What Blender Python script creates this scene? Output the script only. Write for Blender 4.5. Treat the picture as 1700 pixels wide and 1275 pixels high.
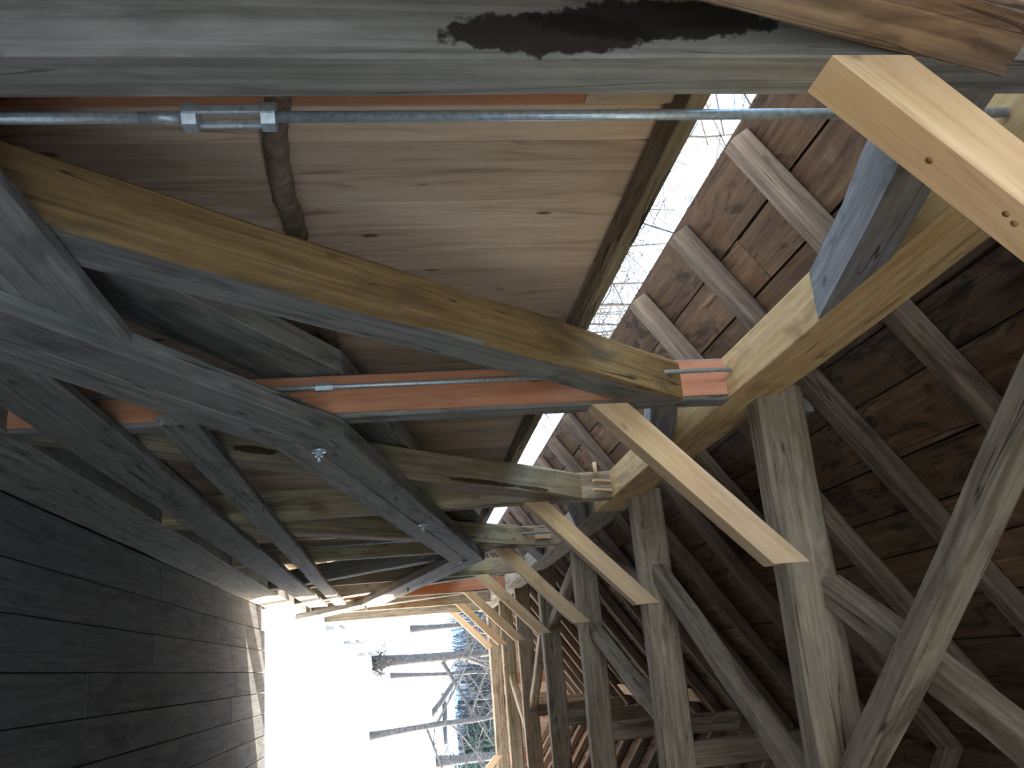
import bpy, math, random
from mathutils import Vector, Matrix
for o in list(bpy.data.objects): bpy.data.objects.remove(o)
scene = bpy.context.scene
COL = scene.collection
rnd = random.Random(7)
V = Vector

# ------------------------------------------------------------------ camera
# the photograph was taken with the phone turned on its side: picture-right is up
CAM_H = 2.5
FOC = 1491.4
ya, pi_, ro = 0.30281203, 0.12903781, 0.0447691
Fw = V((-math.sin(ya) * math.cos(pi_), math.cos(ya) * math.cos(pi_), math.sin(pi_)))
rt = V((math.cos(ya), math.sin(ya), 0)); upv = rt.cross(Fw)
IR = upv * math.cos(ro) + rt * math.sin(ro)      # picture right
ID = rt * math.cos(ro) - upv * math.sin(ro)      # picture down
cd = bpy.data.cameras.new('camera'); cam = bpy.data.objects.new('camera', cd); COL.objects.link(cam)
cd.sensor_width = 36; cd.lens = FOC / 1700 * 36; cd.clip_start = 0.05; cd.clip_end = 600
M = Matrix((IR, -ID, -Fw)).transposed().to_4x4(); M.translation = V((0, 0, CAM_H)); cam.matrix_world = M
scene.camera = cam

# ------------------------------------------------------------------ light
SUN_AZ = V((0.85, 0.527)); SUN_EL = math.radians(17)
sdir = V((SUN_AZ.x * math.cos(SUN_EL), SUN_AZ.y * math.cos(SUN_EL), math.sin(SUN_EL)))
w = bpy.data.worlds.new('world'); scene.world = w; w.use_nodes = True
nt = w.node_tree; nt.nodes.clear()
sky = nt.nodes.new('ShaderNodeTexSky'); sky.sky_type = 'NISHITA'; sky.sun_disc = False
sky.sun_elevation = SUN_EL; sky.sun_rotation = math.atan2(sdir.x, sdir.y)
sky.air_density = 1.0; sky.dust_density = 2.0; sky.ozone_density = 1.0
bg = nt.nodes.new('ShaderNodeBackground'); bg.inputs[1].default_value = 1.0
wo = nt.nodes.new('ShaderNodeOutputWorld')
nt.links.new(sky.outputs[0], bg.inputs[0]); nt.links.new(bg.outputs[0], wo.inputs[0])
sd = bpy.data.lights.new('sun_offscreen', 'SUN'); sd.energy = 12; sd.angle = 0.009; sd.color = (1, .96, .89)
so = bpy.data.objects.new('sun_offscreen', sd); COL.objects.link(so)
so.rotation_euler = sdir.to_track_quat('Z', 'Y').to_euler(); so.location = (60, 80, 40)
vs = scene.view_settings
vs.view_transform = 'Standard'; vs.look = 'None'; vs.gamma = 1; vs.use_curve_mapping = False
vs.exposure = 0.95

# ------------------------------------------------------------------ materials
def lin(h):
    c = [int(h[i:i + 2], 16) / 255 for i in (0, 2, 4)]
    return tuple((x / 12.92 if x <= .04045 else ((x + .055) / 1.055) ** 2.4) for x in c) + (1,)

def wood(name, cols, grain=(1.1, 26, 26), blotch=None, crack=.5, knots=0.0, bump=.25, rough=.85, vary=.12, stains=(), gain=1.0, sat=1.0):
    m = bpy.data.materials.new(name); m.use_nodes = True
    t = m.node_tree; N = t.nodes; L = t.links; N.clear()
    out = N.new('ShaderNodeOutputMaterial'); b = N.new('ShaderNodeBsdfPrincipled'); L.new(b.outputs[0], out.inputs[0])
    b.inputs['Roughness'].default_value = rough; b.inputs['Specular IOR Level'].default_value = .25
    tc = N.new('ShaderNodeTexCoord'); oi = N.new('ShaderNodeObjectInfo')
    mul = N.new('ShaderNodeMath'); mul.operation = 'MULTIPLY'; mul.inputs[1].default_value = 41.7; L.new(oi.outputs['Random'], mul.inputs[0])
    cv = N.new('ShaderNodeCombineXYZ')
    for k in range(3): L.new(mul.outputs[0], cv.inputs[k])
    add = N.new('ShaderNodeVectorMath'); L.new(tc.outputs['Object'], add.inputs[0]); L.new(cv.outputs[0], add.inputs[1])
    def mapped(s):
        x = N.new('ShaderNodeVectorMath'); x.operation = 'MULTIPLY'; x.inputs[1].default_value = s; L.new(add.outputs[0], x.inputs[0]); return x.outputs[0]
    def noise(s, det=5, dist=0.0, ro_=.6):
        n = N.new('ShaderNodeTexNoise'); n.inputs['Scale'].default_value = 1; n.inputs['Detail'].default_value = det
        n.inputs['Distortion'].default_value = dist; n.inputs['Roughness'].default_value = ro_
        L.new(mapped(s), n.inputs['Vector']); return n.outputs['Fac']
    def ramp(fac, stops):
        r = N.new('ShaderNodeValToRGB'); e = r.color_ramp.elements
        while len(e) < len(stops): e.new(.5)
        for q, (p, c) in zip(e, stops): q.position = p; q.color = c
        L.new(fac, r.inputs[0]); return r.outputs[0]
    def mixc(fac, a, c, mode='MIX'):
        x = N.new('ShaderNodeMix'); x.data_type = 'RGBA'; x.blend_type = mode
        if hasattr(fac, 'node'): L.new(fac, x.inputs[0])
        else: x.inputs[0].default_value = fac
        L.new(a, x.inputs[6])
        if hasattr(c, 'node'): L.new(c, x.inputs[7])
        else: x.inputs[7].default_value = c
        return x.outputs[2]
    def maprange(fac, a, b_, c=0., d=1.):
        x = N.new('ShaderNodeMapRange'); x.interpolation_type = 'SMOOTHSTEP'
        for i, v in enumerate((a, b_, c, d)): x.inputs[i + 1].default_value = v
        L.new(fac, x.inputs[0]); return x.outputs[0]
    g1 = noise(grain, 6, .5); g2 = noise((2.2, 75, 75), 4, .2); g4 = noise((7, 13, 13), 6, .3)
    def wsum(a, wa, b2, wb):
        x = N.new('ShaderNodeMath'); x.operation = 'MULTIPLY'; x.inputs[1].default_value = wa; L.new(a, x.inputs[0])
        y = N.new('ShaderNodeMath'); y.operation = 'MULTIPLY_ADD'; y.inputs[1].default_value = wb; L.new(b2, y.inputs[0]); L.new(x.outputs[0], y.inputs[2]); return y.outputs[0]
    g = wsum(wsum(g1, .55, g2, .25), 1.0, g4, .2)
    col = ramp(g, [(p, lin(h)) for p, h in cols])
    if blotch:
        for hx, sc, lo, hi, amt in blotch:
            col = mixc(maprange(noise(sc, 5, 1.2), lo, hi, 0, amt), col, lin(hx))
    if knots:
        vo = N.new('ShaderNodeTexVoronoi'); vo.inputs['Scale'].default_value = 1; L.new(mapped((2.4, 5.5, 5.5)), vo.inputs['Vector'])
        col = mixc(maprange(vo.outputs['Distance'], .13, .06, 0, knots), col, lin('3a2418'))
    hgt = g
    if crack:
        n3 = noise((.28, 8, 8), 3, .4)
        sub = N.new('ShaderNodeMath'); sub.operation = 'SUBTRACT'; sub.inputs[1].default_value = .5; L.new(n3, sub.inputs[0])
        ab = N.new('ShaderNodeMath'); ab.operation = 'ABSOLUTE'; L.new(sub.outputs[0], ab.inputs[0])
        cm0 = maprange(ab.outputs[0], .009, .002, 0, crack)
        cmm = N.new('ShaderNodeMath'); cmm.operation = 'MULTIPLY'; L.new(cm0, cmm.inputs[0]); L.new(maprange(noise((.5, 4, 4), 2), .5, .58), cmm.inputs[1]); cm = cmm.outputs[0]
        col = mixc(cm, col, lin('1a130e'))
        hs = N.new('ShaderNodeMath'); hs.operation = 'SUBTRACT'; L.new(g, hs.inputs[0]); L.new(cm, hs.inputs[1]); hgt = hs.outputs[0]
    # stains: (centre xyz, half sizes xyz, colour)
    for ce, hf, hx in stains:
        d1 = N.new('ShaderNodeVectorMath'); d1.operation = 'SUBTRACT'; d1.inputs[1].default_value = ce; L.new(tc.outputs['Object'], d1.inputs[0])
        d2 = N.new('ShaderNodeVectorMath'); d2.operation = 'DIVIDE'; d2.inputs[1].default_value = hf; L.new(d1.outputs[0], d2.inputs[0])
        nn = N.new('ShaderNodeTexNoise'); nn.inputs['Scale'].default_value = 30; nn.inputs['Detail'].default_value = 4; L.new(tc.outputs['Object'], nn.inputs['Vector'])
        d3 = N.new('ShaderNodeVectorMath'); d3.operation = 'LENGTH'; L.new(d2.outputs[0], d3.inputs[0])
        ad = N.new('ShaderNodeMath'); ad.operation = 'MULTIPLY_ADD'; ad.inputs[1].default_value = .9; L.new(nn.outputs['Fac'], ad.inputs[0]); L.new(d3.outputs['Value'], ad.inputs[2])
        col = mixc(maprange(ad.outputs[0], 1.5, 1.35, 0, .93), col, lin(hx))
    if vary:
        hv = N.new('ShaderNodeHueSaturation'); L.new(col, hv.inputs['Color']); hv.inputs['Saturation'].default_value = sat
        L.new(maprange(oi.outputs['Random'], 0, 1, gain * (1 - vary), gain * (1 + vary)), hv.inputs['Value'])
        col = hv.outputs[0]
    L.new(col, b.inputs['Base Color'])
    bp = N.new('ShaderNodeBump'); bp.inputs['Strength'].default_value = bump; bp.inputs['Distance'].default_value = .01
    L.new(hgt, bp.inputs['Height']); L.new(bp.outputs[0], b.inputs['Normal'])
    return m

def plain(name, hx, rough=.6, metal=0., nscale=40, namt=.25, bump=.1):
    m = bpy.data.materials.new(name); m.use_nodes = True
    t = m.node_tree; N = t.nodes; L = t.links; b = N['Principled BSDF']
    b.inputs['Roughness'].default_value = rough; b.inputs['Metallic'].default_value = metal
    tc = N.new('ShaderNodeTexCoord'); n = N.new('ShaderNodeTexNoise'); n.inputs['Scale'].default_value = nscale; n.inputs['Detail'].default_value = 5
    L.new(tc.outputs['Object'], n.inputs['Vector'])
    r = N.new('ShaderNodeValToRGB'); c = lin(hx)
    r.color_ramp.elements[0].position = .3; r.color_ramp.elements[1].position = .7
    r.color_ramp.elements[0].color = tuple(x * (1 - namt) for x in c[:3]) + (1,)
    r.color_ramp.elements[1].color = tuple(min(1, x * (1 + namt)) for x in c[:3]) + (1,)
    L.new(n.outputs['Fac'], r.inputs[0]); L.new(r.outputs[0], b.inputs['Base Color'])
    bp = N.new('ShaderNodeBump'); bp.inputs['Strength'].default_value = bump; bp.inputs['Distance'].default_value = .02
    L.new(n.outputs['Fac'], bp.inputs['Height']); L.new(bp.outputs[0], b.inputs['Normal'])
    return m

GREY = [(.30, '4c4942'), (.44, '6d6a63'), (.56, '817d76'), (.70, '98948c')]
GREYW = [(.30, '4c4234'), (.44, '6f6350'), (.56, '867965'), (.70, '9f917c')]
BROWN = [(.30, '4a3820'), (.44, '735a38'), (.56, '8a6f49'), (.70, 'a0865e')]
MAT = {
 'grey': wood('weathered_grey_wood', GREY, blotch=[('36332f', (1.6, 7, 7), .5, .72, .6), ('a6a7a8', (2, 8, 8), .56, .75, .3)], knots=.6, crack=.8, gain=1.15, sat=.9),
 'greywarm': wood('weathered_tan_grey_wood', GREYW, blotch=[('40301f', (1.3, 7, 7), .5, .7, .55), ('b3a68f', (1.5, 8, 8), .6, .75, .3)], knots=.4, crack=.8, gain=1.28),
 'brown': wood('aged_brown_wood', BROWN, blotch=[('454034', (1.1, 5, 5), .5, .68, .6), ('a8824c', (1.3, 6, 6), .58, .75, .4)], knots=.5, crack=.9),
 'chord': wood('rough_sawn_yellow_wood', [(.28, '8c6c42'), (.44, 'ad8c5a'), (.56, 'bd9f6c'), (.72, 'd0b685')], grain=(1.5, 22, 22), blotch=[('74532f', (1.4, 5, 5), .52, .72, .55), ('d2c096', (1, 5, 5), .55, .75, .3)], crack=.6, bump=.4),
 'newpine': wood('new_yellow_pine', [(.28, 'ae8c60'), (.44, 'bf9f74'), (.56, 'caac82'), (.72, 'd6be9a')], grain=(.8, 20, 20), blotch=[('a67c50', (1.2, 6, 6), .52, .75, .5)], knots=.45, crack=.15, bump=.1, vary=.08, sat=.92),
 'fir': wood('new_orange_fir', [(.28, 'a4623f'), (.44, 'b97854'), (.56, 'c48662'), (.72, 'cf9874')], grain=(.7, 24, 24), blotch=[('84452c', (1.2, 6, 6), .52, .72, .5)], knots=.7, crack=.15, bump=.1, vary=.06, gain=.9, sat=.94),
 'siding': wood('new_pale_siding_wood', [(.28, 'a9866a'), (.42, 'c2a386'), (.56, 'ceb297'), (.72, 'dac4ac')], grain=(.9, 26, 26), blotch=[('76563f', (1.2, 9, 9), .54, .74, .65), ('94745a', (.7, 4, 4), .48, .7, .5)], knots=.8, crack=.2, bump=.12, vary=.2, sat=.85),
 'roof': wood('old_brown_roof_board_wood', [(.28, '2d231a'), (.42, '46372a'), (.56, '5a4736'), (.72, '73604b')], grain=(1.0, 18, 18), blotch=[('1a1511', (2.0, 6, 6), .5, .64, .7), ('82725f', (1.6, 6, 6), .58, .74, .45), ('5a3a28', (1.8, 7, 7), .55, .7, .35)], knots=.5, crack=.8, bump=.6, vary=.22, gain=1.5, sat=1.1),
 'rafter': wood('old_rafter_wood', [(.28, '43362a'), (.44, '655342'), (.56, '7b6853'), (.72, '927f69')], blotch=[('30251b', (1.6, 7, 7), .52, .7, .6)], knots=.4, crack=.7, vary=.2, gain=1.1, sat=.9),
 'floor': wood('worn_dark_floor_wood', [(.30, '3c3b39'), (.44, '4e4c49'), (.56, '5b5955'), (.70, '6a6763')], grain=(1.0, 20, 20), blotch=[('2b2926', (.8, 4, 4), .5, .7, .5)], crack=.35, knots=.3, vary=.12, rough=.9, gain=1.75),
 'pole': wood('bark_stripped_pole_wood', [(.28, '4a3a30'), (.45, '6c5b50'), (.56, '80705f'), (.72, '988878')], grain=(1.2, 14, 14), blotch=[('3a2e26', (3, 6, 6), .55, .7, .6)], crack=.3, knots=.5),
 'steel': plain('galvanised_steel', 'aab4ba', .4, .45, 60, .25, .05),
 'bark': plain('tree_bark', '4a4540', .95, 0, 9, .45, .5),
 'needles': plain('conifer_needles', '2f4a33', .9, 0, 6, .4, .1),
 'snow': plain('snow', 'e9edf2', .8, 0, .6, .06, .15),
}
MAT['postA'] = wood('stained_weathered_grey_wood', GREY, blotch=[('3c3a36', (1.0, 5, 5), .5, .72, .6), ('a6a7a8', (1.3, 7, 7), .58, .75, .35)], knots=.6, crack=.6,
    stains=[((2.33, .052, -.075), (.25, .058, .06), '1c0f0a'), ((2.60, .015, -.075), (.30, .055, .06), '17110f')])
MAT['brace2'] = wood('marked_tan_grey_wood', GREYW, blotch=[('6a5a44', (1.0, 6, 6), .52, .7, .4), ('b5a994', (1.5, 8, 8), .58, .75, .3)], crack=.7, gain=1.28,
    stains=[((3.24, .072, -.11), (.42, .02, .05), '33241a'), ((3.81, .07, -.11), (.2, .018, .05), '33241a'), ((1.22, .05, -.11), (.16, .024, .05), '33241a'), ((1.57, 0, -.11), (.13, .022, .05), '33241a')])

# ------------------------------------------------------------------ helpers
def tag(o, label=None, cat=None, group=None, kind=None):
    if label: o['label'] = label
    if cat: o['category'] = cat
    if group: o['group'] = group
    if kind: o['kind'] = kind
    return o
def empty(name, loc=(0, 0, 0)):
    o = bpy.data.objects.new(name, None); COL.objects.link(o); o.location = loc; o.empty_display_size = .1; return o
WM = {}
def link(name, me, mw, parent=None):
    o = bpy.data.objects.new(name, me); COL.objects.link(o)
    if parent:
        o.parent = parent
        pm = Matrix.Translation(parent.location) if parent.type == 'EMPTY' else WM[parent.name]
        o.matrix_basis = pm.inverted() @ mw
    else: o.matrix_basis = mw
    WM[o.name] = mw.copy()
    return o
def mesh(name, vs, fs, mat, smooth=False):
    me = bpy.data.meshes.new(name); me.from_pydata(vs, [], fs); me.update()
    if mat: me.materials.append(MAT[mat] if isinstance(mat, str) else mat)
    if smooth:
        for p in me.polygons: p.use_smooth = True
    return me
def frame(p0, p1, side):
    p0 = V(p0); p1 = V(p1); ex = (p1 - p0).normalized(); s = V(side); ey = (s - ex * s.dot(ex)).normalized(); ez = ex.cross(ey)
    m = Matrix((ex, ey, ez)).transposed().to_4x4(); m.translation = p0
    return m, (p1 - p0).length
def beam_mesh(name, L, wd, dp, mat, loc0=None, loc1=None, seg=.4, jit=.004, cham=.01, bow=(0, 0), taper=0.):
    """hewn timber along local X; loc0/loc1 = local normals of the end cuts"""
    n = max(2, int(L / seg) + 1); vs = []; fs = []
    a, b = wd / 2, dp / 2
    oy = oz = 0
    for i in range(n):
        t = i / (n - 1); x = L * t
        oy = oy * .6 + rnd.uniform(-jit, jit); oz = oz * .6 + rnd.uniform(-jit, jit)
        e = 0 if i in (0, n - 1) else 1
        by = math.sin(math.pi * t) * bow[0]; bz = math.sin(math.pi * t) * bow[1]
        k = 1 - taper * t
        c = cham * rnd.uniform(.6, 1.5)
        pts = [(-a, -b + c), (-a + c, -b), (a - c, -b), (a, -b + c), (a, b - c), (a - c, b), (-a + c, b), (-a, b - c)] if cham else [(-a, -b), (a, -b), (a, b), (-a, b)]
        for y, z in pts:
            y = y * k + oy * e + by + (rnd.uniform(-jit, jit) * .5 if e else 0); z = z * k + oz * e + bz + (rnd.uniform(-jit, jit) * .5 if e else 0)
            xx = x
            if i == 0 and loc0: xx = -(loc0[1] * y + loc0[2] * z) / loc0[0]
            if i == n - 1 and loc1: xx = L - (loc1[1] * y + loc1[2] * z) / loc1[0]
            vs.append((xx, y, z))
    m = 8 if cham else 4
    for i in range(n - 1):
        for k in range(m):
            fs.append((i * m + k, i * m + (k + 1) % m, (i + 1) * m + (k + 1) % m, (i + 1) * m + k))
    fs.append(tuple(range(m))[::-1]); fs.append(tuple(range((n - 1) * m, n * m)))
    return mesh(name, vs, fs, mat)
def beam(name, p0, p1, wd, dp, mat, side=(1, 0, 0), parent=None, cut0=None, cut1=None, **kw):
    m, L = frame(p0, p1, side); r = m.to_3x3().inverted()
    c0 = r @ V(cut0) if cut0 else None; c1 = r @ V(cut1) if cut1 else None
    return link(name, beam_mesh(name, L, wd, dp, mat, c0, c1, **kw), m, parent)
def tube_data(pts, rads, ns, vs, fs, cap=True):
    pts = [V(p) for p in pts]; base = len(vs); up = V((.13, .21, .97))
    for i, p in enumerate(pts):
        d = (pts[min(i + 1, len(pts) - 1)] - pts[max(i - 1, 0)]).normalized()
        u = d.cross(up)
        if u.length < .1: u = d.cross(V((1, 0, 0)))
        u.normalize(); v = d.cross(u)
        for k in range(ns):
            a = 2 * math.pi * k / ns; vs.append(tuple(p + (u * math.cos(a) + v * math.sin(a)) * rads[i]))
    for i in range(len(pts) - 1):
        for k in range(ns):
            fs.append((base + i * ns + k, base + i * ns + (k + 1) % ns, base + (i + 1) * ns + (k + 1) % ns, base + (i + 1) * ns + k))
    if cap:
        fs.append(tuple(range(base, base + ns))[::-1]); e = base + (len(pts) - 1) * ns; fs.append(tuple(range(e, e + ns)))
def tube(name, pts, rads, mat, ns=12, parent=None, smooth=True):
    o0 = V(pts[0]); vs = []; fs = []
    if not isinstance(rads, (list, tuple)): rads = [rads] * len(pts)
    tube_data([V(p) - o0 for p in pts], rads, ns, vs, fs)
    return link(name, mesh(name, vs, fs, mat, smooth), Matrix.Translation(o0), parent)

XC = 0.83                                    # centre line of the bridge
def mir(x): return 2 * XC - x
XI = -1.30; XO = -1.54                       # inner / outer face of the timbered side
POST = [-3.7, -1.2, 1.77, 4.69, 7.68, 10.72, 13.75, 16.8, 19.8, 22.8]
A, B_, C_, D_, E_, F_, G_, H_ = 2, 3, 4, 5, 6, 7, 8, 9
ORD = {A: 'beside the long turnbuckle rod', B_: 'faced with orange fir', C_: 'next after the orange-faced post', D_: 'at the crown of the arch',
       E_: 'one bay past the arch crown', F_: 'two bays past the arch crown', G_: 'three bays past the arch crown', H_: 'at the far portal', 0: '', 1: ''}
PITCH = .69                                  # roof rise per metre
def roof_z(x, off=0):                        # underside of rafters (+off)
    xx = x if x <= XC else mir(x)
    return 4.62 + PITCH * (xx + 1.55) + off

# ------------------------------------------------------------------ ground and far landscape
def gz(x, y):
    z = -.22
    if y < 17: z = -.22 - min(1, (17 - y) / 3) * 3.0 if y < 16.9 else z
    if abs(x - XC) > 4 and y < 40: z -= min(1.8, (abs(x - XC) - 4) * .25) * (1 if y > 17 else .2) * max(0, min(1, (40 - y) / 15))
    if y > 28: z += (y - 28) * (1.1 / 17) if y < 45 else 1.1
    if y > 45: z += (min(y, 92) - 45) * .128
    if y > 92: z += (y - 92) * .33
    return z
vs = []; fs = []
xs = [-160, -110, -80, -60, -45, -33, -25, -18, -13, -9, -6, -4, -2.5, -1, XC, 3, 4.5, 6, 8, 11, 15, 20, 27, 35, 45, 60, 80, 110, 160]
ys = [-120, -80, -50, -30, -20, -12, -6, 0, 6, 11, 13.9, 16.5, 16.98, 17.02, 18, 20, 22, 25, 28, 32, 36, 40, 45, 51, 58, 66, 75, 84, 92, 100, 115, 140, 170, 220]
for y in ys:
    for x in xs: vs.append((x, y, gz(x, y) + (rnd.uniform(-.06, .06) if y > 24 else 0) + (rnd.uniform(-.5, .5) if y > 92 else 0)))
nx = len(xs)
for j in range(len(ys) - 1):
    for i in range(nx - 1): fs.append((j * nx + i, j * nx + i + 1, (j + 1) * nx + i + 1, (j + 1) * nx + i))
ground = link('ground', mesh('ground', vs, fs, 'snow', True), Matrix.Identity(4)); tag(ground, 'snow covered ground sloping up beyond the bridge', 'ground', kind='structure')

# ------------------------------------------------------------------ floor
floor = tag(empty('floor'), 'worn dark plank floor running the length of the bridge', 'floor', kind='structure')
edges = [-1.30, -.905, -.565, -.2, .14, .48, .83, 1.18, 1.54, 1.9, 2.24, 2.6, 2.96]
for i in range(len(edges) - 1):
    x0, x1 = edges[i] + .004, edges[i + 1] - .004; y = -4.2; k = 0
    yend = (16.62 if i == 0 else 17.0) + rnd.uniform(-.03, .03)
    while y < yend - .1:
        ye = min(yend, y + rnd.choice((4.2, 5.1, 6.0)) if k else y + rnd.uniform(2, 5))
        if yend - ye < 1: ye = yend
        zt = rnd.uniform(-.006, .004)
        beam('floor_plank', ((x0 + x1) / 2, y + .003, -.035 + zt), ((x0 + x1) / 2, ye - .003, -.035 + zt), x1 - x0, .07, 'floor', parent=floor, seg=2.5, jit=.003, cham=.005)
        y = ye; k += 1
beam('light_block_slab', (XC, -4.2, -.0875), (XC, 16.55, -.0875), mir(-1.83) + 1.83, .03, 'floor', parent=floor, seg=5, jit=0, cham=0)  # unseen slab added under the planks to stop light leaking through seams
for y in (-4, -3, -.5, 2, 4.5, 7, 9.5, 12, 14.5, 16.6):
    beam('floor_joist', (-1.6, y, -.253), (mir(-1.6), y, -.253), .2, .3, 'floor', side=(0, 1, 0), parent=floor, seg=3)

# ------------------------------------------------------------------ left wall: new vertical boards, top girt, crooked pole girts
XS = -1.85
wl = tag(empty('wall_left', (XS, 0, -.3)), 'wall of new pale vertical boards behind the timber posts', 'wall', kind='structure')
def lap_board():
    a = .10925; b = a + .009; c = -a + .0065; t = .0125; n = 3; v = []; f = []
    sec = [(-a, -t), (a, -t), (a, 0), (b, 0), (b, t), (c, t), (c, 0), (-a, 0)]
    for i in range(n):
        w0 = rnd.uniform(-.0004, .0004)
        v += [(3.8 * i / (n - 1), y_ + w0, z_) for y_, z_ in sec]
    for i in range(n - 1):
        f += [(i * 8 + k, i * 8 + (k + 1) % 8, (i + 1) * 8 + (k + 1) % 8, (i + 1) * 8 + k) for k in range(8)]
    f += [tuple(range(8))[::-1], tuple(range((n - 1) * 8, n * 8))]
    return mesh('siding_board', v, f, 'siding')
SB = [lap_board() for k in range(6)]
y = 2.667 - .2225 * 29; n = 0
while y < 21.5:
    m, L = frame((XS - .0125, y + .111, -.3), (XS - .0125, y + .111, 3.5), (0, 1, 0))
    link('siding_board', rnd.choice(SB), m, wl); y += .2225; n += 1
yg = [-3.7, -1.5, 3.5, 8.5, 13.5, 21.5]
for a, b in zip(yg, yg[1:]):
    beam('top_girt', ((-1.85 - 1.705) / 2, a + .002, 3.526), ((-1.85 - 1.705) / 2, b - .002, 3.526), .145, .066, 'greywarm', parent=wl, seg=1.2, jit=.003, cham=.004)
    beam('low_girt', (-1.80, a + .002, .5), (-1.80, b - .002, .5), .10, .12, 'grey', parent=wl, seg=1.5)
def pole(pts, r0, r1):
    P = []; R = []
    for i in range(len(pts) - 1):
        for s in range(4):
            t = s / 4; P.append(V(pts[i]).lerp(V(pts[i + 1]), t)); 
    P.append(V(pts[-1]))
    for i in range(1, len(P) - 1): P[i] = P[i] + V((0, 0, rnd.uniform(-.005, .005)))
    R = [r0 + (r1 - r0) * i / (len(P) - 1) + rnd.uniform(-.002, .002) for i in range(len(P))]
    o = tube('pole_girt', P, R, 'pole', 10, wl); o['label'] = 'crooked round pole nailed along the boards'
pole([(-1.80, .6, 2.2), (-1.80, 1.6, 2.17), (-1.80, 2.5, 2.17), (-1.80, 2.85, 2.115), (-1.80, 3.2, 2.105), (-1.80, 3.52, 2.12)], .042, .045)
pole([(-1.80, 3.95, 2.16), (-1.80, 4.5, 2.13), (-1.80, 5.2, 2.17), (-1.80, 6.2, 2.22), (-1.80, 7.2, 2.2)], .045, .04)
pole([(-1.80, 7.4, 2.2), (-1.80, 9, 2.13), (-1.80, 11, 2.18), (-1.80, 13, 2.22)], .045, .04)
o = beam('nailer_board', (-1.825, 2.485, .2), (-1.825, 2.485, 3.18), .22, .045, 'fir', side=(0, 1, 0), parent=wl, seg=1, jit=.001, cham=.003); o['label'] = 'orange fir board standing against the pale boards'
beam('nailer_board', (-1.825, 2.485, 3.183), (-1.825, 2.485, 3.493), .22, .045, 'siding', side=(0, 1, 0), parent=wl, seg=1, jit=.001, cham=.003)

# unseen right wall, raised to the eave against sun streaks, strip open for light
XR = mir(XS)
wr = tag(empty('wall_right', (XR, 0, -.3)), 'unseen boarded wall shaped to keep the sun out, across from the pale boards', 'wall', kind='structure')
RB = [beam_mesh('siding_board', 4.55, .296, .025, 'greywarm', seg=2.3, jit=.0015, cham=0) for k in range(4)]
RBs = [beam_mesh('siding_board', 3.80, .296, .025, 'greywarm', seg=2.3, jit=.0015, cham=0) for k in range(4)]
y = -3.9
while y < 17.4:
    m, L = frame((XR + .0125, y + .15, -.3), (XR + .0125, y + .15, 4.25), (0, 1, 0)); link('siding_board', rnd.choice(RB if y > 2.2 else RBs), m, wr); y += .2985
for z, ya_ in ((.5, -3.9), (2.2, -3.9), (3.9, 2.4)):
    beam('girt', (XR - .05, ya_, z), (XR - .05, 17.4, z), .10, .12, 'grey', parent=wr, seg=3)

# ------------------------------------------------------------------ roof: boards and rafters
ceil = tag(empty('ceiling', (XC, 0, 6.4)), 'underside of the old brown roof boards', 'ceiling', kind='structure')
RY0, RY1 = -4.1, 23.6
wds = [.31, .26, .22, .30, .25, .33, .27, .24, .31, .28, .26, .30, .25, .33]
XE = -2.385; slope = math.sqrt(1 + PITCH ** 2); RO = .148
for sgn in (1, -1):
    x = XE; r = 0
    while x < XC - .02:
        wx = wds[r % len(wds)] / slope * 1.08; x1 = min(x + wx, XC)
        if XC - x1 < .06: x1 = XC
        y = RY0; k = 0
        while y < RY1 - .1:
            ye = min(RY1, y + (rnd.uniform(2.5, 4.5) if k == 0 else rnd.choice((4.0, 4.9, 5.4))))
            if RY1 - ye < 1.2: ye = RY1
            xm = (x + x1) / 2; zz = roof_z(xm, RO) + .014 + rnd.uniform(-.004, .004)
            xa = xm if sgn == 1 else mir(xm)
            sl = V((sgn * 1, 0, PITCH))
            gap = rnd.uniform(.008, .02)
            beam('roof_board', (xa, y + .003, zz), (xa, ye - .003, zz), (x1 - x) * slope - gap, .026, 'roof', side=sl, parent=ceil, seg=1.4, jit=.003, cham=0)
            y = ye; k += 1
        x = x1; r += 1
    # outer skin so no sky shows through the board joints
    ys_ = (RY0 - .1, RY1 + .1); pts = []
    xe, xr_ = XE - .03, XC
    for off in (.045, .06):
        for (xx, yy) in ((xe, ys_[0]), (xr_, ys_[0]), (xr_, ys_[1]), (xe, ys_[1])):
            pts.append((xx if sgn == 1 else mir(xx), yy, roof_z(xx, RO) + off))
    f_ = [(0, 1, 2, 3), (7, 6, 5, 4), (0, 4, 5, 1), (1, 5, 6, 2), (2, 6, 7, 3), (3, 7, 4, 0)]
    link('shingle_layer', mesh('shingle_layer', [tuple(V(p) - V((XC, 0, 6.4))) for p in pts], f_, 'roof'), Matrix.Translation((XC, 0, 6.4)), ceil)

RG = 'rafters under the roof boards'
xt = -2.30; y = 3.605 - .98 * 7; RAF = []
L_ = (XC - .001 - xt) * slope
def raf_set(sg): return [beam_mesh('rafter', L_, .13, .12, 'rafter', None, (1 / slope, 0, -sg * PITCH / slope), seg=.6, jit=.004, cham=.016) for k in range(4)]
RMESH = {1: raf_set(1), -1: raf_set(-1)}
k = 0
while y < 23.5:
    for sgn in (1, -1):
        p0 = V((xt, y, roof_z(xt, .068))); p1 = V((XC - .001, y, roof_z(XC - .001, .068)))
        if sgn == -1: p0.x = mir(p0.x); p1.x = mir(p1.x)
        m, L = frame(p0, p1, (0, 1, 0))
        o = link('rafter', RMESH[sgn][k % 4], m)
        if sgn == 1: tag(o, 'old brown rafter sloping from the open eave strip up to the ridge', 'rafter', RG)
        else: tag(o, 'old brown rafter on the roof slope across the king posts', 'rafter', 'rafters of the opposite roof slope')
    y += .98; k += 1

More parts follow.
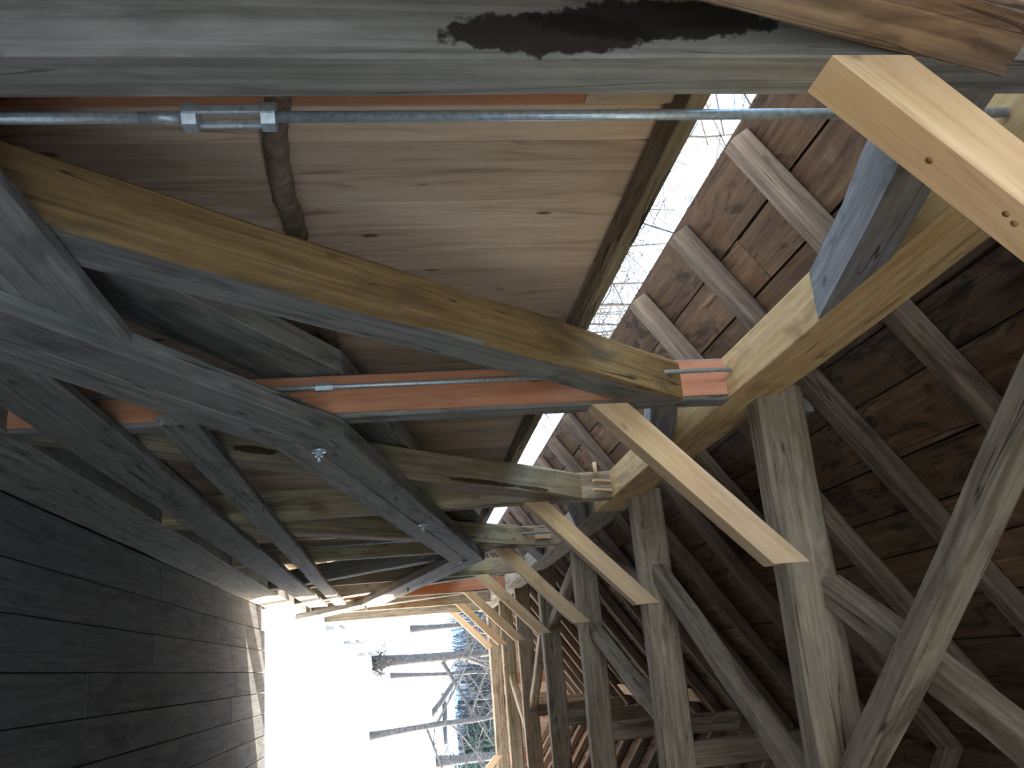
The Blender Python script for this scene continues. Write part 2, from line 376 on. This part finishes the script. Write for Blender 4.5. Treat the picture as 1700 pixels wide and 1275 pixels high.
# ------------------------------------------------------------------ trusses
def side_post(i, right):
    y = POST[i]; xi, xo = (XI, XO) if not right else (mir(XI), mir(XO))
    mt = 'postA' if (i == A and not right) else ('grey' if i < C_ else 'greywarm')
    yc = y
    o = beam('truss_post', ((xi + xo) / 2, yc, .55), ((xi + xo) / 2, yc, 4.34), abs(xi - xo), .15, mt, seg=.45, jit=.004, cham=.008)
    if right: tag(o, 'weathered truss post along the side wall opposite the pale boards', 'post', 'posts of the opposite truss')
    else: tag(o, 'weathered grey truss post ' + (ORD[i] or 'behind the stained post'), 'post', 'truss posts along the pale boards')
    return o
for right in (False, True):
    for i in range(len(POST)):
        p = side_post(i, right)
        if i == B_ and not right:
            q = beam('fir_facing_board', (-1.425, 4.6085, .56), (-1.425, 4.6085, 4.325), .205, .014, 'fir', parent=p, seg=2, jit=0, cham=.002); q['label'] = 'orange new fir board on the near face'
        if i == F_ and not right:
            q = beam('fir_facing_board', (-1.425, 16.716, .56), (-1.425, 16.716, 4.325), .205, .014, 'fir', parent=p, seg=2, jit=0, cham=.002)
# chords
for right in (False, True):
    f = (lambda x: mir(x)) if right else (lambda x: x)
    for (a, b, mt, lab) in ((-4, 8.35, 'chord', 'thick yellow rough-sawn top chord beam above the posts'), (8.354, 23.3, 'greywarm', 'grey weathered length of top chord beam running to the far portal')):
        o = beam('top_chord', (f(-1.42), a, 4.471), (f(-1.42), b, 4.471), .24, .292, mt, seg=.6, jit=.003, cham=.006)
        tag(o, lab if not right else 'top chord beam over the posts of the opposite truss', 'beam', 'top chord beams')
    o = beam('bottom_chord', (f(-1.42), -4, .28), (f(-1.42), 17.1, .28), .24, .56, 'grey', seg=1, jit=.005, cham=.012)
    tag(o, 'heavy grey bottom chord timber along the floor edge under the rails' if not right else 'heavy bottom chord timber along the opposite floor edge', 'beam', 'bottom chord beams')
    beamz = None
    o = beam('abutment_sill', (f(-1.42), 17.1, .14), (f(-1.42), 23.3, .14), .24, .84, 'grey', seg=1, jit=.005, cham=.012)
    tag(o, 'heavy timber sill carrying the last posts by the far portal' if not right else 'heavy timber sill under the opposite portal posts', 'beam', 'sills by the far portal')
# diagonal braces
FACED = {(B_, 1), (F_, 1)}                   # left posts whose near face carries a fir board
def brace(i0, i1, right, mt, label, z1=3.90):
    s = 1 if i1 > i0 else -1
    xc = -1.415; xc = mir(xc) if right else xc
    def face(i, toward):                     # half depth of post i on the side the brace touches
        return .0875 if (not right and toward == -1 and (i, 1) in FACED) else .073
    ya_, yb_ = POST[i0], POST[i1] - s * face(i1, -s)
    y0 = POST[i0] + s * face(i0, s)
    z0 = .56 + (z1 - .56) * (y0 - ya_) / (yb_ - ya_)
    o = beam('diagonal_brace', (xc, y0, z0), (xc, yb_, z1), .23, .22, mt, cut0=(0, 1, 0), cut1=(0, 1, 0), seg=.35, jit=.006, cham=.012)
    tag(o, label, 'brace', 'diagonal truss braces'); return o
# local z of a brace along +Y with side X points to the near/upper face
b0 = beam('diagonal_brace', (-1.415, .635, .56), (-1.415, 1.66, 4.02), .23, .22, 'rafter', cut0=(0, 0, 1), cut1=(0, -.2, 1), seg=.35, jit=.006, cham=.012)
tag(b0, 'brown diagonal brace meeting the top of the stained post', 'brace', 'diagonal truss braces')
b1 = brace(A, B_, False, 'brown', 'long brown diagonal brace in front of the pale boards, its top against the orange-faced post')
b2 = brace(B_, C_, False, 'brace2', 'tan-grey diagonal brace with dark smear marks and pale wedges at its top')
b3 = brace(C_, D_, False, 'greywarm', 'tan-grey diagonal brace rising to the post at the arch crown')
brace(E_, D_, False, 'grey', 'grey diagonal brace leaning back to the post at the arch crown', 3.70)
brace(F_, E_, False, 'grey', 'grey diagonal brace in the second bay past the arch crown')
brace(G_, F_, False, 'grey', 'grey diagonal brace in the last bay but one before the far portal')
brace(0, 1, False, 'brown', 'brown diagonal brace behind the stained post, lowest in the near bay')
for i in (1, A, B_, C_): brace(i, i + 1, True, 'grey', 'grey diagonal brace of the opposite truss')
for i in (E_, F_, G_): brace(i, i - 1, True, 'grey', 'grey diagonal brace of the opposite truss')
# the side of the long brown brace that faces the roadway has weathered grey
for bb in (b1,):
    bb.data.materials.append(MAT['grey'])
    for p in bb.data.polygons:
        if p.normal.y > .8: p.material_index = 1
# pale wedges and pegs at the top of the marked brace
for (x, y, z) in ((-1.444, 7.56, 4.243), (-1.363, 7.55, 4.233)):
    q = beam('wedge', (x, y - .05, z - .085), (x, y + .045, z + .085), .022, .04, 'newpine', parent=b2, seg=1, jit=0, cham=.002); q['label'] = 'pale new wedge'
q = tube('peg', [(-1.50, 7.50, 4.18), (-1.60, 7.50, 4.18)], .018, 'newpine', 10, b2); q['label'] = 'pale wooden peg'
q = beam('wedge', (-1.40, 10.56, 4.06), (-1.40, 10.63, 4.24), .05, .04, 'newpine', parent=b3, seg=1, jit=0, cham=.002); q['label'] = 'pale new wedge'
# short chord struts
for i, lab in ((A, 'short silvery grey strut from the stained post up under the yellow chord'), (B_, 'short grey strut behind the pale knee brace of the orange-faced post'), (C_, 'short grey strut under the chord one bay past the orange-faced post'), (D_, 'short grey strut under the chord at the arch crown')):
    y = POST[i]
    o = beam('chord_strut', (-1.42, y + .06, 4.0), (-1.42, y + 1.36, 4.325), .236, .155, 'grey', cut0=(0, 1, 0), cut1=(0, 0, 1), seg=.3, jit=.006, cham=.01)
    tag(o, lab, 'strut', 'short struts under the top chord')
HOLES = ((-.906, 1.741, 3.932), (-.884, 1.748, 3.953), (-1.06, 1.757, 3.785))
# tie beams, knee braces, king posts
for i in range(len(POST)):
    y = POST[i]
    o = beam('tie_beam', (-1.36, y + .02, 4.635), (mir(-1.36), y + .02, 4.635), .20, .27, 'greywarm', side=(0, 1, 0), seg=.5, jit=.006, cham=.014)
    tag(o, ('tan-grey tie beam above the post ' + ORD[i]) if ORD[i] else 'tan-grey tie beam across the roof behind the stained post', 'tie beam', 'tie beams under the roof')
    if i == B_:
        q = beam('shim_block', (-1.30, 4.735, 4.805), (-1.22, 4.735, 4.805), .12, .09, 'grey', side=(0, 1, 0), parent=o, seg=1, jit=0, cham=.006); q['label'] = 'small grey block on top of the beam end'
    for right in (False, True):
        f = (lambda x: mir(x)) if right else (lambda x: x)
        yk = y - .012
        o = beam('knee_brace', (f(-1.303), yk, 3.655), (f(-.385), yk, 4.53), .145, .145, 'newpine', side=(0, 1, 0), cut0=(1, 0, 0), cut1=(1, 0, 0), seg=.5, jit=.001, cham=.003)
        if right: tag(o, 'new pale knee brace on the opposite side of the bridge', 'knee brace', 'opposite knee braces')
        else: tag(o, 'new pale knee brace on the post ' + (ORD[i] or 'behind the stained post'), 'knee brace', 'new pale knee braces')
        if i == A and not right:
            for hx_, hy_, hz_ in HOLES:
                n_ = V((.69, 0, -.72)).normalized(); q = tube('peg_hole', [V((hx_, hy_, hz_)) - n_ * .004, V((hx_, hy_, hz_)) + n_ * .0015], .009, 'brown', 10, o)
    o = beam('king_post', (XC, y + .02, 4.765), (XC, y + .02, 6.335), .2, .17, 'greywarm', seg=.5, jit=.006, cham=.012)
    tag(o, ('king post to the ridge above the post ' + ORD[i]) if ORD[i] else 'king post from tie beam to ridge behind the stained post', 'post', 'king posts under the ridge')
# lateral braces lying between the ties
LAT = [((-1.25, 1.885), (.78, 4.615), 'lateral brace from the stained post corner to the tie beam of the orange-faced post'),
       ((-.22, 4.615), (1.15, 1.885), 'lateral brace crossing behind the nearest long lateral brace'),
       ((-.62, 7.605), (1.0, 4.805), 'lateral brace between the second and third tie beams'),
       ((-.29, 10.645), (.63, 7.795), 'lateral brace ending mid-span below the king post, bay before the arch crown'),
       ((-1.22, 10.645), (-.45, 7.795), 'lateral brace starting at the chord above the arch crown'),
       ((-1.22, 10.835), (-.5, 13.675), 'lateral brace in the bay just past the arch crown'),
       ((-.95, 13.865), (.75, 16.725), 'lateral brace in the second bay past the arch crown'),
       ((.3, 19.725), (1.5, 16.915), 'lateral brace in the third bay past the arch crown')]
for k, (a, b, lab) in enumerate(LAT):
    zz = {0: 4.60, 1: 4.737}.get(k, 4.665)      # the two that cross lie one above the other
    o = beam('lateral_brace', (a[0], a[1], zz), (b[0], b[1], zz + (.0 if k != 1 else .0)), .15, .13, 'greywarm', side=(1, 0, 0), cut0=(0, 1, 0), cut1=(0, 1, 0), seg=.4, jit=.006, cham=.014)
    tag(o, 'tan-grey ' + lab, 'brace', 'lateral braces between the tie beams')

# ------------------------------------------------------------------ arch (two leaves of planks, twinned inside and outside the posts)
TOP = [(1.25, .50), (4.62, 2.22), (10.75, 3.46), (16.6, 2.14), (19.5, .62)]
def arch(x0, x1, label, right=False):
    t = empty('timber_arch', ((x0 + x1) / 2, TOP[0][0], TOP[0][1]))
    xc = (x0 + x1) / 2; wd = abs(x1 - x0)
    for leaf in (0, 1):
        pts = []
        d0 = (leaf * .205 + .1)
        for j, (y, z) in enumerate(TOP):
            dirs = []
            if j: dirs.append(V((0, y - TOP[j - 1][0], z - TOP[j - 1][1])).normalized())
            if j < len(TOP) - 1: dirs.append(V((0, TOP[j + 1][0] - y, TOP[j + 1][1] - z)).normalized())
            d = sum(dirs, V((0, 0, 0))).normalized(); nn = V((0, d.z, -d.y)); c = nn.dot(V((0, dirs[0].z, -dirs[0].y)))
            pts.append((V((xc, y, z)) + nn * (d0 / c), d))
        for j in range(len(pts) - 1):
            beam('arch_timber', pts[j][0], pts[j + 1][0], wd - .006 * leaf, .203, 'grey', parent=t, cut0=pts[j][1], cut1=pts[j + 1][1], seg=.5, jit=.003, cham=.009)
    tag(t, label, 'arch', 'timber arches on the trusses')
    if not right:
        for (y, z) in ((4.86, 2.07), (7.70, 2.68), (10.74, 3.2), (13.75, 2.55), (16.8, 1.8)):
            wsh = tube('washer', [(x1 - .002, y, z), (x1 + .010, y, z)], .042, 'steel', 16, t); 
            tube('nut', [(x1 + .008, y, z), (x1 + .036, y, z)], .024, 'steel', 6, wsh, smooth=False)
            tube('bolt_end', [(x1 + .03, y, z), (x1 + .06, y, z)], .012, 'steel', 8, wsh)
    return t
arch(-1.30, -1.19, 'grey polygonal plank arch bolted to the inner faces of the posts')
arch(-1.68, -1.55, 'grey plank arch on the outer side of the posts, beside the pale boards', True)
arch(mir(-1.30), mir(-1.19), 'grey plank arch on the opposite truss', True)

# ------------------------------------------------------------------ rails on the posts
o = beam('rail_plank', (-1.275, -3.6, 1.36), (-1.275, 2.93, 1.36), .05, .35, 'grey', cut1=(0, -.455, .89), seg=.6, jit=.003, cham=.006)
tag(o, 'wide pale grey rail plank with a slanted end resting on the arch', 'rail', 'rail planks along the truss')
for a, b in ((3.05, 9.0), (9.0, 17.0)):
    o = beam('rail_plank', (-1.275, a, .955), (-1.275, b, .945), .05, .335, 'grey', cut0=(0, -.455, .89) if a < 5 else None, seg=.7, jit=.003, cham=.006)
    tag(o, 'wide grey lower rail plank beneath the arch, ' + ('the length that starts under the slanted plank' if a < 5 else 'the length that runs out to the portal'), 'rail', 'rail planks along the truss')
for a, b in ((4.42, 11.6), (11.6, 16.9)):
    o = beam('rail_plank', (-1.275, a, 1.42 if a < 5 else 1.36), (-1.275, b, 1.38 if a < 5 else 1.34), .055, .20, 'grey', seg=.7, jit=.003, cham=.008)
    tag(o, 'narrow grey upper rail ' + ('starting with a square cut end under the arch' if a < 5 else 'continuing in line toward the portal'), 'rail', 'rail planks along the truss')

# ------------------------------------------------------------------ steel rods
def rod(x, y, label, turn, z1=4.33):
    t = empty('steel_rod', (x, y, .56))
    if turn == 'turnbuckle':
        tube('rod_length', [(x, y, .56), (x, y, 2.02)], .0155, 'steel', 14, t); tube('rod_length', [(x, y, 2.18), (x, y, z1)], .0155, 'steel', 14, t)
        body = beam('turnbuckle', (x, y - .032, 1.985), (x, y - .032, 2.216), .024, .018, 'steel', parent=t, seg=1, jit=0, cham=.004); body['label'] = 'galvanised turnbuckle'
        beam('turnbuckle_bar', (x, y + .032, 1.985), (x, y + .032, 2.216), .024, .018, 'steel', parent=body, seg=1, jit=0, cham=.004)
        for z in (1.982, 2.182): tube('end_nut', [(x, y, z), (x, y, z + .037)], .040, 'steel', 8, body, smooth=False)
        vs = []; fs = []
        tube('thread', [(x, y, 1.87), (x, y, 1.985)], .0165, 'steel', 14, t)
    else:
        tube('rod_length', [(x, y, .56), (x, y, z1)], .0125, 'steel', 12, t)
        tube('coupling_nut', [(x, y, 2.09), (x, y, 2.178)], .023, 'steel', 6, t, smooth=False)
    return tag(t, label, 'rod', 'vertical steel rods in the truss')
rod(-1.43, 2.11, 'galvanised steel rod with a turnbuckle beside the stained post', 'turnbuckle')
rod(-1.437, 4.51, 'thin galvanised steel rod with a coupling nut in front of the orange fir board', 'coupling')
rod(-1.437, 10.5, 'thin galvanised steel rod at the post by the arch crown', 'coupling')

# ------------------------------------------------------------------ far gable
wf = tag(empty('wall_far', (XC, 23.4, 4.5)), 'boarded gable over the far portal', 'wall', kind='structure')
x = -2.1
while x < mir(-2.1):
    zt = roof_z(x + .13, .08)
    beam('gable_board', (x + .13, 23.42, 4.52), (x + .13, 23.42, max(4.7, zt)), .257, .025, 'fir' if rnd.random() < .3 else 'siding', side=(1, 0, 0), parent=wf, cut1=(-PITCH if x < XC - .13 else PITCH, 0, 1), seg=3, jit=0, cham=0); x += .26
for (y, z, l) in ((11.6, 6.25, 1.5), (15.2, 6.27, .6)):
    o = beam('ridge_patch', (XC - .26, y, roof_z(XC - .26, -.012)), (XC - .26, y + l, roof_z(XC - .26, -.012)), .2, .025, 'newpine', side=(1, 0, PITCH), seg=2, jit=0, cham=.003)
    tag(o, 'pale new patch board nailed under the rafters by the ridge', 'board', 'ridge patch boards')

# ------------------------------------------------------------------ trees
MINR = [.006]
def branch(p, d, r, length, depth, out, R, droop=0.02):
    n = 4 if depth > 1 else 3; pts = [p.copy()]; rads = [r]
    for i in range(n):
        d = (d + V((R.uniform(-.16, .16), R.uniform(-.16, .16), R.uniform(-.08, .14) - droop))).normalized()
        p = p + d * (length / n); pts.append(p.copy()); rads.append(max(MINR[0], r * (1 - .62 * (i + 1) / n)))
    out.append((pts, rads, depth))
    if depth == 0: return
    k = {3: 6, 2: 5, 1: 4}.get(depth, 4)
    for j in range(k):
        i = R.randint(1, n); q = pts[i]; a = R.uniform(0, 6.283); e = R.uniform(-.1, .75)
        dd = (V((math.cos(a), math.sin(a), e)) + d * .5).normalized()
        branch(q, dd, rads[i] * R.uniform(.45, .7), length * R.uniform(.4, .65), depth - 1, out, R)
def tree_data(seed, h, r, lean=(0, 0), first=.35, depth=2, nb=16):
    R = random.Random(seed); P = []; n = 9
    for i in range(n + 1):
        t = i / n; P.append(V((lean[0] * t * h + R.uniform(-.05, .05) * t * 3, lean[1] * t * h + R.uniform(-.05, .05) * t * 3, h * t)))
    RD = [r * (1.25 if i == 0 else 1 - .85 * i / n) for i in range(n + 1)]
    tv, tf = [], []; tube_data(P, RD, 9, tv, tf)
    out = []
    for k in range(nb):
        t = first + (1 - first) * (k + R.random()) / nb; i = min(n - 1, int(t * n)); q = P[i].lerp(P[i + 1], t * n - i)
        a = R.uniform(0, 6.283); branch(q, V((math.cos(a), math.sin(a), R.uniform(.1, .8))).normalized(), RD[i] * .42, h * (.34 - .2 * t), depth, out, R)
    bv, bf = [], []
    for pts, rads, dpt in out: tube_data(pts, rads, 4 if dpt else 3, bv, bf, False)
    return tv, tf, bv, bf
def big_tree(x, y, seed, h, r, label, lean=(0, 0), group=None, **kw):
    MINR[0] = .011
    tv, tf, bv, bf = tree_data(seed, h, r, lean, **kw); z = gz(x, y) - .1
    t = empty('bare_tree', (x, y, z)); mw = Matrix.Translation((x, y, z))
    link('trunk', mesh('trunk', tv, tf, 'bark', True), mw, t); link('branches', mesh('branches', bv, bf, 'bark'), mw, t)
    return tag(t, label, 'tree', group)
big_tree(-.55, 45.0, 3, 17, .27, 'thickest bare tree trunk outside the portal, rising straight from the snow', first=.17, nb=26)
big_tree(.1, 50.0, 5, 14, .13, 'slim bare tree beside the thickest trunk outside the portal', lean=(.05, 0), first=.17, nb=26)
big_tree(2.55, 42.5, 8, 14, .16, 'bare tree with a gently bent trunk standing alone on the snow slope', lean=(-.07, 0), first=.17, nb=26)
big_tree(6.4, 71.0, 11, 18, .36, 'bare tree higher up the snow slope near the conifer', first=.17, nb=26)
big_tree(-2.6, 60.0, 14, 15, .2, 'bare tree half hidden by the portal edge on the snow slope', first=.17, nb=26)
lean_t = tube('leaning_trunk', [(3.2, 70, gz(3.2, 70) - .1), (2.3, 70.3, gz(2.3, 70) + .7), (1.2, 70.6, gz(1, 70) + 1.6), (.3, 71, gz(1, 70) + 2.6)], [.22, .2, .17, .12], 'bark', 8); tag(lean_t, 'dead trunk leaning over the snow slope', 'tree')
log = tube('fallen_log', [(1.9, 78, gz(2, 78) + .1), (3.2, 78.2, gz(3, 78) + .2), (4.6, 78, gz(4.6, 78) + .12), (5.8, 78, gz(5.8, 78) + .15)], [.22, .24, .2, .16], 'bark', 8); tag(log, 'fallen dark log lying across the snow slope', 'log')
# shrub at the foot of the thick trunk
sv, sf = [], []; R = random.Random(31)
for k in range(60):
    a = R.uniform(0, 6.283); p = V((R.uniform(-.4, .4), R.uniform(-.3, .3), 0)); d = V((math.cos(a) * .7, math.sin(a) * .7, 1)).normalized(); o_ = []
    branch(p, d, .02, R.uniform(.4, .9), 1, o_, R)
    for pts, rads, dpt in o_: tube_data(pts, rads, 3, sv, sf, False)
shr = link('shrub', mesh('shrub', sv, sf, 'bark'), Matrix.Translation((-.55, 44.4, gz(0, 44.4) - .05))); tag(shr, 'low tangled shrub at the foot of the thickest trunk', 'shrub')
# wood on the hillside
def forest_mesh(seed, h, r):
    tv, tf, bv, bf = tree_data(seed, h, r, (rnd.uniform(-.04, .04), 0), first=.25, depth=1, nb=26)
    n = len(tv); return mesh('bare_tree', tv + bv, tf + [tuple(i + n for i in f) for f in bf], 'bark')
MINR[0] = .018
FM = [forest_mesh(100 + k, 15 + k % 3 * 2, .16 + .03 * (k % 3)) for k in range(5)]
FR = random.Random(77)
def far_tree(x, y, label, group, s=1.0):
    m = Matrix.Translation((x, y, gz(x, y) - .4)) @ Matrix.Rotation(FR.uniform(0, 6.28), 4, 'Z') @ Matrix.Scale(s, 4)
    tag(link('bare_tree', FR.choice(FM), m), label, 'tree', group)
for k in range(150):
    y = FR.uniform(92, 135); x = FR.uniform(-.10, .19) * y
    far_tree(x, y, 'bare tree in the bluish wood at the top of the snow slope', 'trees of the hillside wood', FR.uniform(.8, 1.2))
for k in range(95):
    y = FR.uniform(-2, 80); x = -FR.uniform(12, 40) - max(0, y - 20) * .15
    far_tree(x, y, 'bare tree seen through the open strip under the eave', 'trees beyond the eave strip', FR.uniform(.8, 1.25))
bv_, bf_ = [], []
for k in range(1500):
    y = FR.uniform(91, 118); x = FR.uniform(-.08, .17) * y; z = gz(x, y) - .2; h = FR.uniform(2, 7); a = FR.uniform(0, 6.28)
    p = V((x, y, z)); q = p + V((math.cos(a) * h * .25, math.sin(a) * h * .25, h)); mid = p.lerp(q, .5) + V((FR.uniform(-.3, .3), 0, 0))
    tube_data([p, mid, q], [.05, .035, .015], 3, bv_, bf_, False)
    for j in range(3):
        c = p.lerp(q, FR.uniform(.3, .95)); b = FR.uniform(0, 6.28); tube_data([c, c + V((math.cos(b), math.sin(b), .5)) * FR.uniform(.5, 1.6)], [.025, .012], 3, bv_, bf_, False)
tag(link('brushwood', mesh('brushwood', bv_, bf_, 'bark'), Matrix.Identity(4)), 'tangled brushwood filling the hillside wood', 'brush', kind='stuff')
# conifer
def conifer(x, y, h, seed, label):
    R = random.Random(seed); t = empty('conifer', (x, y, gz(x, y) - .1)); mw = Matrix.Translation(t.location)
    tv, tf = [], []; tube_data([V((0, 0, 0)), V((0, 0, h * .5)), V((0, 0, h))], [.2, .12, .02], 8, tv, tf); link('trunk', mesh('trunk', tv, tf, 'bark'), mw, t)
    v, f = [], []
    for k in range(900):
        tt = R.random() ** .8; z = h * (.08 + .9 * tt); rr = (1 - tt) * h * .2 + .2; a = R.uniform(0, 6.283); q = rr * R.uniform(.25, 1)
        c = V((math.cos(a) * q, math.sin(a) * q, z - q * .25)); d = V((math.cos(a), math.sin(a), -.3)) * .45; s = V((-math.sin(a), math.cos(a), 0)) * R.uniform(.08, .16); b = len(v)
        for p in (c - d * .5 - s, c + d - V((0, 0, .1)), c - d * .5 + s, c - d * .3 + V((0, 0, .12))): v.append(tuple(p))
        f += [(b, b + 1, b + 3), (b + 1, b + 2, b + 3), (b, b + 3, b + 2), (b, b + 2, b + 1)]
    fo = link('foliage', mesh('foliage', v, f, 'needles'), mw, t); fo['kind'] = 'stuff'
    tag(t, label, 'tree')
conifer(8.6, 80, 9, 5, 'green conifer with dense boughs on the snow slope')
conifer(7.3, 92, 12, 9, 'tall green conifer at the edge of the hillside wood')
# roadside guard rail outside the portal
t = empty('guard_rail', (-1.9, 26, gz(-1.9, 26)))
for (x, y) in ((-1.9, 26), (-1.55, 30.5), (-1.2, 35), (-.85, 39.5)):
    beam('rail_post', (x, y, gz(x, y) - .1), (x, y, gz(x, y) + .75), .16, .16, 'grey', parent=t, seg=1)
for h in (.3, .62):
    beam('rail_board', (-1.86, 25.6, gz(0, 26) + h), (-.84, 39.8, gz(0, 39.8) + h), .05, .16, 'grey', parent=t, seg=3)
tag(t, 'grey wooden guard rail beside the snowy road outside the portal', 'guard rail')
